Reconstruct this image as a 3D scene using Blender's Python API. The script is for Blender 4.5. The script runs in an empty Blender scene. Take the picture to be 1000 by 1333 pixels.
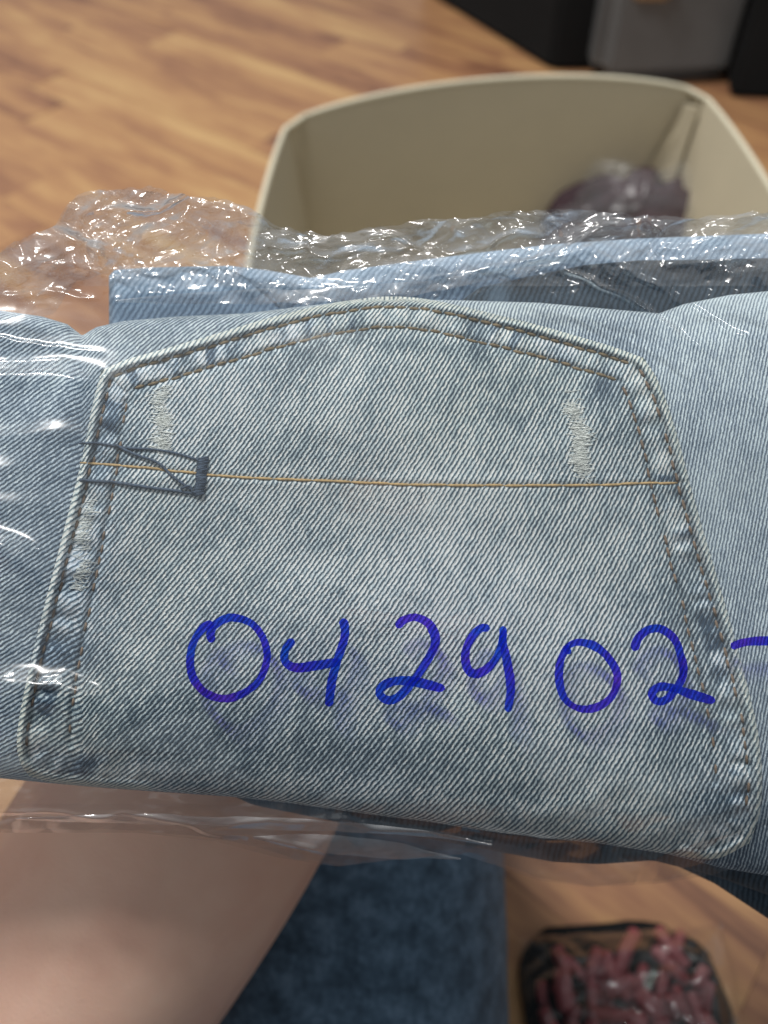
import bpy, bmesh, math, random
import numpy as np
from mathutils import Vector, Matrix
random.seed(7); rng = np.random.default_rng(7)
scene = bpy.context.scene
COL = scene.collection
R = math.radians

# ------------------------------------------------------------------ camera
FPX = 1100.0                      # focal length in pixels of the 1000 x 1333 photograph
CAM = np.array([0.0, 0.0, 0.5])
PITCH = R(50)
AX = np.array([1.0, 0, 0]); AU = np.array([0, math.sin(PITCH), math.cos(PITCH)]); AF = np.array([0, math.cos(PITCH), -math.sin(PITCH)])
cd = bpy.data.cameras.new('camera'); cam = bpy.data.objects.new('camera', cd); COL.objects.link(cam)
cam.location = CAM; cam.rotation_euler = (R(90) - PITCH, 0, 0)
cd.sensor_fit = 'VERTICAL'; cd.sensor_height = 24; cd.lens = 24 * FPX / 1333
cd.clip_start = 0.01; cd.clip_end = 60
cd.dof.use_dof = True; cd.dof.focus_distance = 0.187; cd.dof.aperture_fstop = 6.4
scene.camera = cam

# ------------------------------------------------------------------ world and lamps (an indoor room with ceiling lamps)
w = bpy.data.worlds.new("World"); scene.world = w; w.use_nodes = True
w.node_tree.nodes['Background'].inputs[0].default_value = (0.93, 0.97, 1.0, 1)
w.node_tree.nodes['Background'].inputs[1].default_value = 0.35
def lamp(name, loc, target, sx, sy, power, col):
    d = bpy.data.lights.new(name, 'AREA'); d.shape = 'RECTANGLE'; d.size = sx; d.size_y = sy
    d.energy = power; d.color = col
    o = bpy.data.objects.new(name, d); COL.objects.link(o); o.location = loc
    o.rotation_euler = (Vector(target) - Vector(loc)).to_track_quat('-Z', 'Y').to_euler()
    return o
lamp('ceiling_tube_lamp', (-0.62, 0.62, 2.4), (-0.3, 0.4, 0), 0.10, 0.8, 49, (1.0, 0.98, 0.95))
lamp('ceiling_panel_lamp', (1.3, 0.9, 2.4), (0.1, 0.3, 0), 0.25, 0.25, 4, (0.95, 0.98, 1.0))
lamp('far_ceiling_lamp', (-1.4, 2.2, 2.4), (0, 0.4, 0), 0.3, 0.3, 16, (1.0, 0.97, 0.93))
scene.view_settings.view_transform = 'Standard'; scene.view_settings.look = 'None'
scene.view_settings.exposure = 0.0; scene.view_settings.gamma = 1.0
scene.render.engine = 'CYCLES'
scene.cycles.transparent_max_bounces = 24
scene.cycles.max_bounces = 10
scene.cycles.sample_clamp_indirect = 6.0
scene.cycles.blur_glossy = 0.2

# ------------------------------------------------------------------ basic geometry helpers
D0 = 0.185                        # distance of the pocket from the lens
S = D0 / FPX                      # metres per photograph pixel there
def P(px, py, z):
    """world point seen at pixel px,py at depth z (arrays welcome)"""
    px = np.asarray(px, float); py = np.asarray(py, float); z = np.asarray(z, float)
    a = (px - 500) / FPX * z; b = (666.5 - py) / FPX * z
    return CAM + a[..., None] * AX + b[..., None] * AU + z[..., None] * AF
def L(px, py, h):
    """point of the package: height h (m) towards the lens above the pocket plane"""
    return P(px, py, D0 - np.asarray(h, float))
def floor_pt(px, py, z=0.0):
    k = 0.766044 + (py - 666.5) / FPX * 0.642788
    return P(px, py, (0.5 - z) / k)
def tag(o, label=None, cat=None, group=None, kind=None):
    if label: o['label'] = label
    if cat: o['category'] = cat
    if group: o['group'] = group
    if kind: o['kind'] = kind
    return o
def empty(name, loc, label, cat, group=None):
    o = bpy.data.objects.new(name, None); COL.objects.link(o); o.location = loc; o.empty_display_size = 0.01
    return tag(o, label, cat, group)
def mesh_obj(name, verts, faces, mat, parent=None, smooth=True, uv=None, attrs=None):
    me = bpy.data.meshes.new(name)
    V = np.asarray(verts, float)
    if parent is not None:
        off = np.array(parent.matrix_world.translation) if parent.parent is None and parent.type == 'EMPTY' else np.zeros(3)
        if parent.type == 'EMPTY': off = np.array(parent.location)
        elif parent.parent is not None: off = np.array(parent.parent.location)
        V = V - off
    me.from_pydata([tuple(v) for v in V], [], [tuple(int(i) for i in f) for f in faces])
    if smooth: me.polygons.foreach_set('use_smooth', [True] * len(me.polygons))
    if uv is not None:
        lay = me.uv_layers.new(name='UVMap')
        li = np.empty(len(me.loops), dtype=np.int64); me.loops.foreach_get('vertex_index', li)
        lay.data.foreach_set('uv', np.asarray(uv, float)[li].ravel())
    for k, a in (attrs or {}).items():
        at = me.attributes.new(k, 'FLOAT', 'POINT'); at.data.foreach_set('value', np.asarray(a, float).ravel())
    me.materials.append(mat); me.update()
    o = bpy.data.objects.new(name, me); COL.objects.link(o)
    if parent is not None: o.parent = parent
    return o
def grid_faces(nr, nc, wrap_r=False):
    r = np.arange(nr if wrap_r else nr - 1); c = np.arange(nc - 1)
    rr, cc = np.meshgrid(r, c, indexing='ij'); r2 = (rr + 1) % nr
    return np.stack([rr * nc + cc, rr * nc + cc + 1, r2 * nc + cc + 1, r2 * nc + cc], -1).reshape(-1, 4)

# value noise, smooth, numpy
_T = rng.random((256, 256))
def vnoise(x, y, seed=0):
    x = np.asarray(x, float) + seed * 17.3; y = np.asarray(y, float) + seed * 31.7
    xi = np.floor(x).astype(int); yi = np.floor(y).astype(int); fx = x - xi; fy = y - yi
    fx = fx * fx * (3 - 2 * fx); fy = fy * fy * (3 - 2 * fy)
    g = lambda a, b: _T[a % 256, b % 256]
    return (g(xi, yi) * (1 - fx) + g(xi + 1, yi) * fx) * (1 - fy) + (g(xi, yi + 1) * (1 - fx) + g(xi + 1, yi + 1) * fx) * fy
def fbm(x, y, seed=0, o=4):
    s = 0; a = 1; t = 0
    for k in range(o):
        s = s + a * (vnoise(x * 2 ** k, y * 2 ** k, seed + k) - 0.5); t += a; a *= 0.5
    return s / t * 2
def tri(x): return np.abs((x % 1.0) - 0.5) * 2 - 0.5
def crumple(x, y, scale, seed, aniso=1.0, n=5):
    """sharp-creased, faceted sheet: warped triangle waves in many directions"""
    r = np.random.default_rng(seed); h = 0; tot = 0
    wx = x / scale + 0.9 * fbm(x / scale / 1.6, y / scale / 1.6, seed, 2); wy = y / scale * aniso + 0.9 * fbm(x / scale / 1.6, y / scale / 1.6, seed + 9, 2)
    for k in range(n):
        a = r.random() * math.pi; f = 0.55 * 1.45 ** k; amp = f ** -1.05
        h = h + amp * tri((wx * math.cos(a) + wy * math.sin(a)) * f + r.random() + 0.35 * fbm(wx * f, wy * f, seed + 20 + k, 1)); tot += amp
    return h / tot * 2
def smooth_poly(pts, step=4.0, closed=False):
    """Catmull-Rom through pts, resampled"""
    p = np.asarray(pts, float)
    q = np.vstack([2 * p[0] - p[1], p, 2 * p[-1] - p[-2]])
    out = []
    for i in range(1, len(q) - 2):
        n = max(2, int(np.linalg.norm(q[i + 1] - q[i]) / step))
        t = np.linspace(0, 1, n, endpoint=False)[:, None]
        out.append(0.5 * ((2 * q[i]) + (-q[i - 1] + q[i + 1]) * t + (2 * q[i - 1] - 5 * q[i] + 4 * q[i + 1] - q[i + 2]) * t ** 2 + (-q[i - 1] + 3 * q[i] - 3 * q[i + 1] + q[i + 2]) * t ** 3))
    out.append(p[-1:]); return np.vstack(out)
def resample(p, n):
    d = np.r_[0, np.cumsum(np.linalg.norm(np.diff(p, axis=0), axis=1))]
    t = np.linspace(0, d[-1], n); return np.stack([np.interp(t, d, p[:, k]) for k in range(p.shape[1])], 1)
def seg_dist(x, y, poly):
    """distance to polyline, and arc position"""
    x = np.asarray(x, float); y = np.asarray(y, float)
    best = np.full(x.shape, 1e9); arc = np.zeros(x.shape); acc = 0
    for a, b in zip(poly[:-1], poly[1:]):
        d = b - a; l2 = d @ d + 1e-9
        t = np.clip(((x - a[0]) * d[0] + (y - a[1]) * d[1]) / l2, 0, 1)
        e = np.hypot(x - a[0] - t * d[0], y - a[1] - t * d[1]); m = e < best
        best = np.where(m, e, best); arc = np.where(m, acc + t * math.sqrt(l2), arc); acc += math.sqrt(l2)
    return best, arc
def tube_verts(path, rad, ns=6, close=True, flat=None):
    """tube round a 3-D path; rad scalar or array"""
    path = np.asarray(path, float); n = len(path); rad = np.broadcast_to(rad, (n,))
    tang = np.gradient(path, axis=0); tang /= np.linalg.norm(tang, axis=1)[:, None] + 1e-12
    V = []; up = np.array([0.13, 0.2, 1.0])
    for i in range(n):
        t = tang[i]; a = np.cross(t, up); a /= np.linalg.norm(a) + 1e-12; b = np.cross(t, a)
        for k in range(ns):
            th = 2 * math.pi * k / ns; V.append(path[i] + rad[i] * (math.cos(th) * a + math.sin(th) * b * (flat or 1)))
    F = []
    for i in range(n - 1):
        for k in range(ns):
            F.append((i * ns + k, i * ns + (k + 1) % ns, (i + 1) * ns + (k + 1) % ns, (i + 1) * ns + k))
    if close: F.append(tuple(range(ns))[::-1]); F.append(tuple((n - 1) * ns + k for k in range(ns)))
    return V, F
class MB:
    def __init__(s): s.v = []; s.f = []
    def add(s, V, F):
        o = len(s.v); s.v += [tuple(p) for p in V]; s.f += [tuple(i + o for i in f) for f in F]
    def tube(s, path, rad, ns=6, flat=None): s.add(*tube_verts(path, rad, ns, True, flat))
    def build(s, name, mat, parent=None, smooth=True): return mesh_obj(name, s.v, s.f, mat, parent, smooth)

# ------------------------------------------------------------------ node helpers
class E:
    def __init__(s, nt, sock): s.nt = nt; s.s = sock
    def _m(s, op, *a):
        n = s.nt.nodes.new('ShaderNodeMath'); n.operation = op
        for i, v in enumerate((s,) + a):
            if isinstance(v, E): s.nt.links.new(v.s, n.inputs[i])
            else: n.inputs[i].default_value = float(v)
        return E(s.nt, n.outputs[0])
    def __add__(s, o): return s._m('ADD', o)
    def __sub__(s, o): return s._m('SUBTRACT', o)
    def __mul__(s, o): return s._m('MULTIPLY', o)
    def __truediv__(s, o): return s._m('DIVIDE', o)
    def pow(s, o): return s._m('POWER', o)
    def floor(s): return s._m('FLOOR')
    def frac(s): return s._m('FRACT')
    def sin(s): return s._m('SINE')
    def abs(s): return s._m('ABSOLUTE')
    def min(s, o): return s._m('MINIMUM', o)
    def max(s, o): return s._m('MAXIMUM', o)
    def clamp(s):
        r = s._m('ADD', 0.0); r.s.node.use_clamp = True; return r
def new_mat(name):
    m = bpy.data.materials.new(name); m.use_nodes = True; nt = m.node_tree
    b = nt.nodes['Principled BSDF']; return m, nt, b
def combine(nt, x, y, z=0.0):
    n = nt.nodes.new('ShaderNodeCombineXYZ')
    for i, v in enumerate((x, y, z)):
        if isinstance(v, E): nt.links.new(v.s, n.inputs[i])
        else: n.inputs[i].default_value = v
    return n.outputs[0]
def noise(nt, vec, scale, detail=2, rough=0.5, dist=0.0):
    n = nt.nodes.new('ShaderNodeTexNoise'); n.inputs['Scale'].default_value = scale; n.inputs['Detail'].default_value = detail
    n.inputs['Roughness'].default_value = rough; n.inputs['Distortion'].default_value = dist
    if vec is not None: nt.links.new(vec, n.inputs['Vector'])
    return E(nt, n.outputs['Fac'])
def ramp(nt, e, stops):
    n = nt.nodes.new('ShaderNodeValToRGB'); cr = n.color_ramp
    while len(cr.elements) < len(stops): cr.elements.new(0.5)
    for el, (p, c) in zip(cr.elements, stops): el.position = p; el.color = (*c, 1)
    nt.links.new(e.s, n.inputs[0]); return n.outputs[0]
def mixc(nt, fac, a, b, mode='MIX'):
    n = nt.nodes.new('ShaderNodeMix'); n.data_type = 'RGBA'; n.blend_type = mode
    for s_, v in ((n.inputs[0], fac), (n.inputs[6], a), (n.inputs[7], b)):
        if isinstance(v, E): nt.links.new(v.s, s_)
        elif isinstance(v, (tuple, list)): s_.default_value = (*v, 1)
        elif isinstance(v, (int, float)): s_.default_value = v
        else: nt.links.new(v, s_)
    return n.outputs[2]
def bump(nt, e, dist, strength=1.0):
    n = nt.nodes.new('ShaderNodeBump'); n.inputs['Distance'].default_value = dist; n.inputs['Strength'].default_value = strength
    nt.links.new(e.s, n.inputs['Height']); return n.outputs[0]

def denim(name, pitch=1.35, seg=1.5, dark=(0.045, 0.075, 0.11), light=(0.50, 0.57, 0.58), contrast=1.0, soft=0.0, blotch=0.12):
    """twill: ribs across U, each rib broken into slanting yarn floats along V (UV in mm); 'wash' attribute = how far the dye is worn off"""
    m, nt, b = new_mat(name)
    uvn = nt.nodes.new('ShaderNodeUVMap'); uvn.uv_map = 'UVMap'; vec = uvn.outputs[0]
    sp = nt.nodes.new('ShaderNodeSeparateXYZ'); nt.links.new(vec, sp.inputs[0])
    U = E(nt, sp.outputs[0]); V = E(nt, sp.outputs[1])
    wob = noise(nt, vec, 0.55, 3, 0.6) - 0.5
    wob2 = noise(nt, vec, 2.4, 1) - 0.5
    u = U / pitch + wob * 0.8 + wob2 * 0.34
    k = u.floor(); fu = u.frac()
    v = V / seg + fu * 0.9 + k * 0.37 + (noise(nt, vec, 1.3, 1) - 0.5) * 0.9
    j = v.floor(); fv = v.frac()
    wn = nt.nodes.new('ShaderNodeTexWhiteNoise'); wn.noise_dimensions = '2D'; nt.links.new(combine(nt, k, j), wn.inputs['Vector']); cell = E(nt, wn.outputs['Value'])
    rib = (fu * math.pi).sin().pow(1.25)
    flo = (fv * math.pi).sin().pow(0.5)
    h = rib * (flo * 0.30 + 0.66) * (cell * 0.36 + 0.78)
    fuzz = noise(nt, vec, 6.0, 2, 0.7) - 0.5
    at = nt.nodes.new('ShaderNodeAttribute'); at.attribute_name = 'wash'; wash = E(nt, at.outputs['Fac'])
    big = noise(nt, vec, 0.09, 4, 0.6) - 0.5
    med = noise(nt, vec, 0.35, 3, 0.6) - 0.5
    wv = wash + big * blotch * 2.2 + med * blotch * 1.2
    if soft: h = h * (1 - soft) + 0.55 * soft
    speck = ((noise(nt, vec, 1.9, 1, 0.5) - 0.69) * 7.0).clamp()
    h = h + speck * 0.30
    # dye level: wash moves both ends of the ramp
    t = ((h - 0.52) * contrast + 0.52 + fuzz * 0.34 + (wv - 0.5) * 0.95).clamp()
    mid = tuple(0.42 * a + 0.58 * c for a, c in zip(dark, light)); mid = (mid[0] * 0.80, mid[1] * 0.86, mid[2] * 0.90)
    col = ramp(nt, t, [(0.10, dark), (0.52, mid), (0.90, light), (1.0, tuple(min(0.8, c * 1.22) for c in light))])
    at2 = nt.nodes.new('ShaderNodeAttribute'); at2.attribute_name = 'tint'; ti = E(nt, at2.outputs['Fac'])
    col = mixc(nt, ti.clamp(), col, mixc(nt, 1.0, col, (0.98, 0.98, 0.86), 'MULTIPLY'))
    col = mixc(nt, (ti * -1.0).clamp(), col, mixc(nt, 1.0, col, (0.85, 0.93, 1.05), 'MULTIPLY'))
    nt.links.new(col, b.inputs['Base Color'])
    b.inputs['Roughness'].default_value = 0.9; b.inputs['Specular IOR Level'].default_value = 0.25
    b.inputs['Sheen Weight'].default_value = 0.12; b.inputs['Sheen Roughness'].default_value = 0.5
    nt.links.new(bump(nt, h + fuzz * 0.25, 0.00030, 0.8), b.inputs['Normal'])
    return m
M = {}
M['pocket'] = denim('pocket_denim', pitch=0.90, seg=1.6, contrast=1.35, dark=(0.040, 0.072, 0.108), light=(0.64, 0.735, 0.775), blotch=0.27)
M['body'] = denim('seat_denim', pitch=0.93, seg=1.5, contrast=1.05, dark=(0.055, 0.088, 0.130), light=(0.58, 0.66, 0.70), blotch=0.24)
M['leg_light'] = denim('pale_denim', pitch=1.25, seg=1.3, contrast=0.7, dark=(0.10, 0.155, 0.225), light=(0.38, 0.48, 0.58), soft=0.2)
M['dark'] = denim('darkened_denim', pitch=1.2, seg=1.3, contrast=0.8, dark=(0.006, 0.012, 0.018), light=(0.060, 0.090, 0.12), soft=0.3)  # darkened to hold the cavity's shade; the lower folds use it too
M['worn'] = denim('worn_trouser_denim', pitch=0.9, seg=1.3, contrast=0.6, dark=(0.030, 0.055, 0.085), light=(0.16, 0.25, 0.35), soft=0.5, blotch=0.75)

def plain(name, col, rough=0.6, nscale=0, namp=0.0, bscale=0, bdist=0, spec=0.5):
    m, nt, b = new_mat(name)
    tc = nt.nodes.new('ShaderNodeTexCoord')
    if nscale:
        n = noise(nt, tc.outputs['Object'], nscale, 4, 0.6)
        c = ramp(nt, n, [(0.25, tuple(x * (1 - namp) for x in col)), (0.75, tuple(min(1, x * (1 + namp)) for x in col))])
        nt.links.new(c, b.inputs['Base Color'])
    else: b.inputs['Base Color'].default_value = (*col, 1)
    b.inputs['Roughness'].default_value = rough; b.inputs['Specular IOR Level'].default_value = spec
    if bscale: nt.links.new(bump(nt, noise(nt, tc.outputs['Object'], bscale, 3), bdist), b.inputs['Normal'])
    return m
M['thread_brown'] = plain('brown_thread', (0.20, 0.15, 0.085), 0.8, 900, 0.5)
M['thread_rust'] = plain('rust_thread', (0.20, 0.145, 0.105), 0.9, 700, 0.6)
M['thread_gold'] = plain('gold_thread', (0.46, 0.32, 0.15), 0.8, 900, 0.4)
M['thread_navy'] = plain('navy_thread', (0.055, 0.085, 0.13), 0.8, 1200, 0.5)
M['thread_white'] = plain('bleached_fibre', (0.80, 0.84, 0.80), 0.9, 600, 0.2)
M['board'] = plain('cream_board', (0.50, 0.44, 0.32), 0.75, 14, 0.05, 300, 0.0003)
M['rim'] = plain('cream_rim', (0.62, 0.57, 0.43), 0.7, 20, 0.06)
M['black'] = plain('black_plastic', (0.010, 0.011, 0.012), 0.85, 6, 0.3, spec=0.15)
M['sack'] = plain('grey_sack', (0.12, 0.13, 0.135), 0.5, 9, 0.25)
M['tape'] = plain('brown_tape', (0.30, 0.24, 0.15), 0.25, 30, 0.4)
M['pinkrod'] = plain('pink_rod', (0.27, 0.065, 0.075), 0.45, 60, 0.35)
M['maroon'] = plain('maroon_cloth', (0.040, 0.020, 0.026), 0.9, 22, 0.85, 30, 0.01)
M['shirt'] = plain('dark_shirt', (0.03, 0.032, 0.04), 0.9, 60, 0.2)
def skin_mat():
    m, nt, b = new_mat('skin')
    tc = nt.nodes.new('ShaderNodeTexCoord'); o = tc.outputs['Object']
    n = noise(nt, o, 22, 4, 0.6); f = noise(nt, o, 900, 2)
    c = ramp(nt, n, [(0.3, (0.68, 0.40, 0.30)), (0.7, (0.78, 0.53, 0.41))])
    nt.links.new(c, b.inputs['Base Color']); b.inputs['Roughness'].default_value = 0.5
    b.inputs['Subsurface Weight'].default_value = 0.15; b.inputs['Subsurface Radius'].default_value = (0.008, 0.003, 0.0015); b.inputs['Subsurface Scale'].default_value = 1.0
    nt.links.new(bump(nt, f + n * 0.5, 0.00015, 0.6), b.inputs['Normal'])
    return m
M['skin'] = skin_mat()
def wood_mat():
    m, nt, b = new_mat('laminate_wood')
    tc = nt.nodes.new('ShaderNodeTexCoord'); oi = nt.nodes.new('ShaderNodeObjectInfo')
    mp = nt.nodes.new('ShaderNodeMapping'); nt.links.new(tc.outputs['Object'], mp.inputs[0]); mp.inputs['Scale'].default_value = (2.6, 17, 1)
    ad = nt.nodes.new('ShaderNodeVectorMath'); ad.operation = 'ADD'; nt.links.new(mp.outputs[0], ad.inputs[0])
    rnd = E(nt, oi.outputs['Random']); nt.links.new(combine(nt, rnd * 37.0, rnd * 11.0, 0.0), ad.inputs[1])
    g = noise(nt, ad.outputs[0], 1.6, 5, 0.6, 0.6); g2 = noise(nt, ad.outputs[0], 7.0, 3, 0.6)
    t = (g * 0.75 + g2 * 0.22 + (rnd - 0.5) * 0.15 + 0.0).clamp()
    c = ramp(nt, t, [(0.30, (0.16, 0.070, 0.042)), (0.40, (0.30, 0.145, 0.075)), (0.52, (0.41, 0.220, 0.100)), (0.72, (0.54, 0.34, 0.15))])
    nt.links.new(c, b.inputs['Base Color']); b.inputs['Roughness'].default_value = 0.38
    b.inputs['Specular IOR Level'].default_value = 0.35
    return m
M['wood'] = wood_mat()
M['subfloor'] = plain('floor_joint', (0.13, 0.06, 0.035), 0.7)

def film_mat(name, haze=0.02, rough=0.05, k=1.7, tint=(0.985, 0.99, 0.99), bumpamt=0.0, broad=0.28):
    """thin clear plastic: transparent with thin-sheet Fresnel reflection, both sides alike"""
    m, nt, b = new_mat(name); nt.nodes.remove(b); out = nt.nodes['Material Output']
    ge = nt.nodes.new('ShaderNodeNewGeometry')
    tr = nt.nodes.new('ShaderNodeBsdfTransparent'); tr.inputs[0].default_value = (*tint, 1)
    gl = nt.nodes.new('ShaderNodeBsdfGlossy'); gl.inputs['Roughness'].default_value = rough; gl.inputs[0].default_value = (1, 1, 1, 1)
    gl2 = nt.nodes.new('ShaderNodeBsdfGlossy'); gl2.inputs['Roughness'].default_value = 0.26; gl2.inputs[0].default_value = (1, 1, 1, 1)
    gmx = nt.nodes.new('ShaderNodeMixShader'); gmx.inputs[0].default_value = broad; nt.links.new(gl.outputs[0], gmx.inputs[1]); nt.links.new(gl2.outputs[0], gmx.inputs[2])
    nrm = ge.outputs['Normal']
    if bumpamt:
        tc = nt.nodes.new('ShaderNodeTexCoord')
        bn = bump(nt, noise(nt, tc.outputs['Object'], 260, 2, 0.5, 0.5), bumpamt); nt.links.new(bn, gl.inputs['Normal']); nrm = bn
    dt = nt.nodes.new('ShaderNodeVectorMath'); dt.operation = 'DOT_PRODUCT'; nt.links.new(nrm, dt.inputs[0]); nt.links.new(ge.outputs['Incoming'], dt.inputs[1])
    c = E(nt, dt.outputs['Value']).abs()
    F = (((c * -1.0 + 1.0).clamp().pow(5.0)) * 0.90 + 0.042) * k
    mx = nt.nodes.new('ShaderNodeMixShader'); nt.links.new(F.clamp().s, mx.inputs[0]); nt.links.new(tr.outputs[0], mx.inputs[1]); nt.links.new(gmx.outputs[0], mx.inputs[2])
    df = nt.nodes.new('ShaderNodeBsdfDiffuse'); df.inputs[0].default_value = (0.85, 0.87, 0.90, 1)
    m2 = nt.nodes.new('ShaderNodeMixShader'); m2.inputs[0].default_value = haze
    nt.links.new(mx.outputs[0], m2.inputs[1]); nt.links.new(df.outputs[0], m2.inputs[2]); nt.links.new(m2.outputs[0], out.inputs[0])
    return m
M['film'] = film_mat('clear_film', 0.012, 0.07, 1.6, bumpamt=0.000015)
M['film_crumpled'] = film_mat('crumpled_film', 0.05, 0.10, 2.8, tint=(0.95, 0.955, 0.96))
M['film_bottom'] = film_mat('bottom_film', 0.03, 0.08, 2.1, tint=(0.97, 0.97, 0.97))
M['film_glare'] = film_mat('glaring_film', 0.015, 0.07, 1.9, bumpamt=0.000015, broad=0.62)
M['film_dull'] = film_mat('dull_film', 0.04, 0.35, 0.6)
M['film_fold'] = film_mat('doubled_film', 0.13, 0.12, 2.2)
def ink_mat():
    m, nt, b = new_mat('marker_ink'); nt.nodes.remove(b); out = nt.nodes['Material Output']
    tc = nt.nodes.new('ShaderNodeTexCoord')
    n = noise(nt, tc.outputs['Object'], 90, 3, 0.6); n2 = noise(nt, tc.outputs['Object'], 420, 2, 0.5)
    tr = nt.nodes.new('ShaderNodeBsdfTransparent'); df = nt.nodes.new('ShaderNodeBsdfPrincipled')
    nt.links.new(ramp(nt, n, [(0.35, (0.03, 0.15, 0.85)), (0.52, (0.07, 0.08, 0.85)), (0.68, (0.18, 0.07, 0.78))]), tr.inputs[0])
    nt.links.new(ramp(nt, n, [(0.35, (0.010, 0.06, 0.62)), (0.52, (0.030, 0.03, 0.64)), (0.68, (0.09, 0.03, 0.55))]), df.inputs['Base Color'])
    df.inputs['Roughness'].default_value = 0.45
    mx = nt.nodes.new('ShaderNodeMixShader')
    fac = (n2 * 0.6 - 0.02).clamp()
    nt.links.new(fac.s, mx.inputs[0]); nt.links.new(tr.outputs[0], mx.inputs[1]); nt.links.new(df.outputs[0], mx.inputs[2]); nt.links.new(mx.outputs[0], out.inputs[0])
    return m
M['ink'] = ink_mat()

# ------------------------------------------------------------------ floor
tag(mesh_obj('subfloor', [(-4, -2, -0.012), (4, -2, -0.012), (4, 5, -0.012), (-4, 5, -0.012)], [(0, 1, 2, 3)], M['subfloor']), kind='structure')
a0 = floor_pt(90, 150); a1 = floor_pt(480, 330)
ang = math.atan2(a1[1] - a0[1], a1[0] - a0[0]); ca, sa = math.cos(ang), math.sin(ang)
floor = bpy.data.objects.new('wooden_floor', None); COL.objects.link(floor); tag(floor, kind='structure')
def plank_mesh(lx, wy):
    bm = bmesh.new(); bmesh.ops.create_cube(bm, size=1)
    for v in bm.verts: v.co = Vector((v.co.x * (lx - 0.0003), v.co.y * (wy - 0.0003), v.co.z * 0.008 - 0.004))
    me = bpy.data.meshes.new('plank'); bm.to_mesh(me); bm.free(); me.materials.append(M['wood']); return me
PL, PW = 0.46, 0.064
pm = plank_mesh(PL, PW)
# planks inside the camera's view of the floor
def in_view(p):
    d = p - CAM; z = d @ AF
    if z < 0.05: return False
    x = 500 + FPX * (d @ AX) / z; y = 666.5 - FPX * (d @ AU) / z
    return -260 < x < 1260 and -160 < y < 1500
for j in range(-30, 46):
    off = random.random() * PL
    for i in range(-8, 9):
        lx = i * PL + off; ly = j * PW
        vis = False
        for t in (-0.5, -0.25, 0, 0.25, 0.5):
            q = np.array([ca * (lx + t * PL) - sa * ly, sa * (lx + t * PL) + ca * ly, 0]); vis = vis or in_view(q)
        c = np.array([ca * lx - sa * ly, sa * lx + ca * ly, 0])
        if not vis or c[1] > 2.3: continue
        o = bpy.data.objects.new('plank', pm); COL.objects.link(o); o.parent = floor
        o.location = (c[0], c[1], random.uniform(-0.0003, 0.0003)); o.rotation_euler = (0, 0, ang)

# ------------------------------------------------------------------ denim package: shape functions
TOP = np.array([(-220, 398), (-60, 398), (0, 404), (55, 412), (88, 422), (107, 437), (125, 426), (160, 418), (230, 412), (320, 408), (400, 398), (470, 391), (540, 390), (600, 391), (700, 394), (790, 402), (858, 408), (890, 396), (950, 384), (1000, 379), (1220, 360)], float)
BOT = np.array([(-220, 1000), (0, 1013), (60, 1019), (140, 1026), (300, 1037), (380, 1046), (480, 1060), (560, 1070), (620, 1080), (700, 1090), (780, 1098), (870, 1112), (940, 1130), (1000, 1140), (1220, 1150)], float)
TOPF = np.array([(-520, 402), (0, 404), (300, 402), (480, 394), (700, 394), (860, 396), (1000, 386), (1700, 350)], float)
TH = 0.015; NP = 2.6
def sil(x, tab):
    return np.interp(x, tab[:, 0], tab[:, 1])
def body_h(x, y, film=False):
    T = sil(x, TOPF if film else TOP); B = sil(x, BOT); yc = (T + B) / 2; r = (B - T) / 2
    q = np.clip(np.abs(y - yc) / r, 0, 1)
    h = TH * ((1 - q ** NP) ** (1 / NP) - 1)
    if film: return h + 0.0022 * fbm(x / 330.0, y / 260.0, 3, 2) * np.clip((1 - q) * 6, 0, 1)
    return h + body_und(x, y) * np.clip((1 - q) * 6, 0, 1)
def body_und(x, y):
    u = 0.0022 * fbm(x / 330.0, y / 260.0, 3, 2) + 0.0005 * fbm(x / 70.0, y / 70.0, 5, 2)
    # groove between the left fold and the main panel
    gx = 108 - (y - 432) * 0.42
    g = np.exp(-((x - gx) / 16.0) ** 2) * np.clip((560 - y) / 90, 0, 1) * np.clip((y - 420) / 20 + 1, 0, 1)
    u = u - 0.0022 * g - 0.0035 * np.clip((gx - x) / 40, 0, 1) * np.clip((600 - y) / 170, 0, 1)
    # soft diagonal wrinkles at the bottom right
    wr = np.sin(((x - 640) * 0.30 + (y - 1060)) / 11.0 + 2 * fbm(x / 60, y / 60, 8, 1)) * np.exp(-((x - 760) / 130.0) ** 2 - ((y - 1062) / 38.0) ** 2)
    return u + 0.0006 * wr
# arc length in y across the front, so the weave narrows where the cloth rolls away
_q = np.linspace(0, 1, 2000); _h = (1 - _q ** NP) ** (1 / NP)
_arc = np.r_[0, np.cumsum(np.hypot(np.diff(_q) * 1.0, np.diff(_h) * (TH / (320 * S))))]
def arc_y(x, y):
    T = sil(x, TOP); B = sil(x, BOT); yc = (T + B) / 2; r = (B - T) / 2
    q = (y - yc) / r
    return 720 + np.sign(q) * np.interp(np.abs(q), _q, _arc) * r
def twill_uv(x, y, deg, kxy=0.0, kyy=0.0):
    """UV in mm of a weave whose ribs run at deg in the picture"""
    X = (x - 500) * S * 1000; Y = -(arc_y(x, y) - 720) * S * 1000
    a = R(deg)
    u = X * math.sin(a) - Y * math.cos(a) + kxy * X * Y + kyy * X * X
    v = X * math.cos(a) + Y * math.sin(a)
    return np.stack([u, v], -1)
def gs(x, y, cx, cy, sx, sy, rot=0):
    c, s = math.cos(R(rot)), math.sin(R(rot)); dx = x - cx; dy = y - cy
    return np.exp(-((dx * c + dy * s) / sx) ** 2 - ((-dx * s + dy * c) / sy) ** 2)

jeans = empty('folded_jeans', tuple(L(500, 700, -0.015)), 'folded light blue washed denim jeans packed in clear plastic, back pocket upwards', 'jeans')
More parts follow.
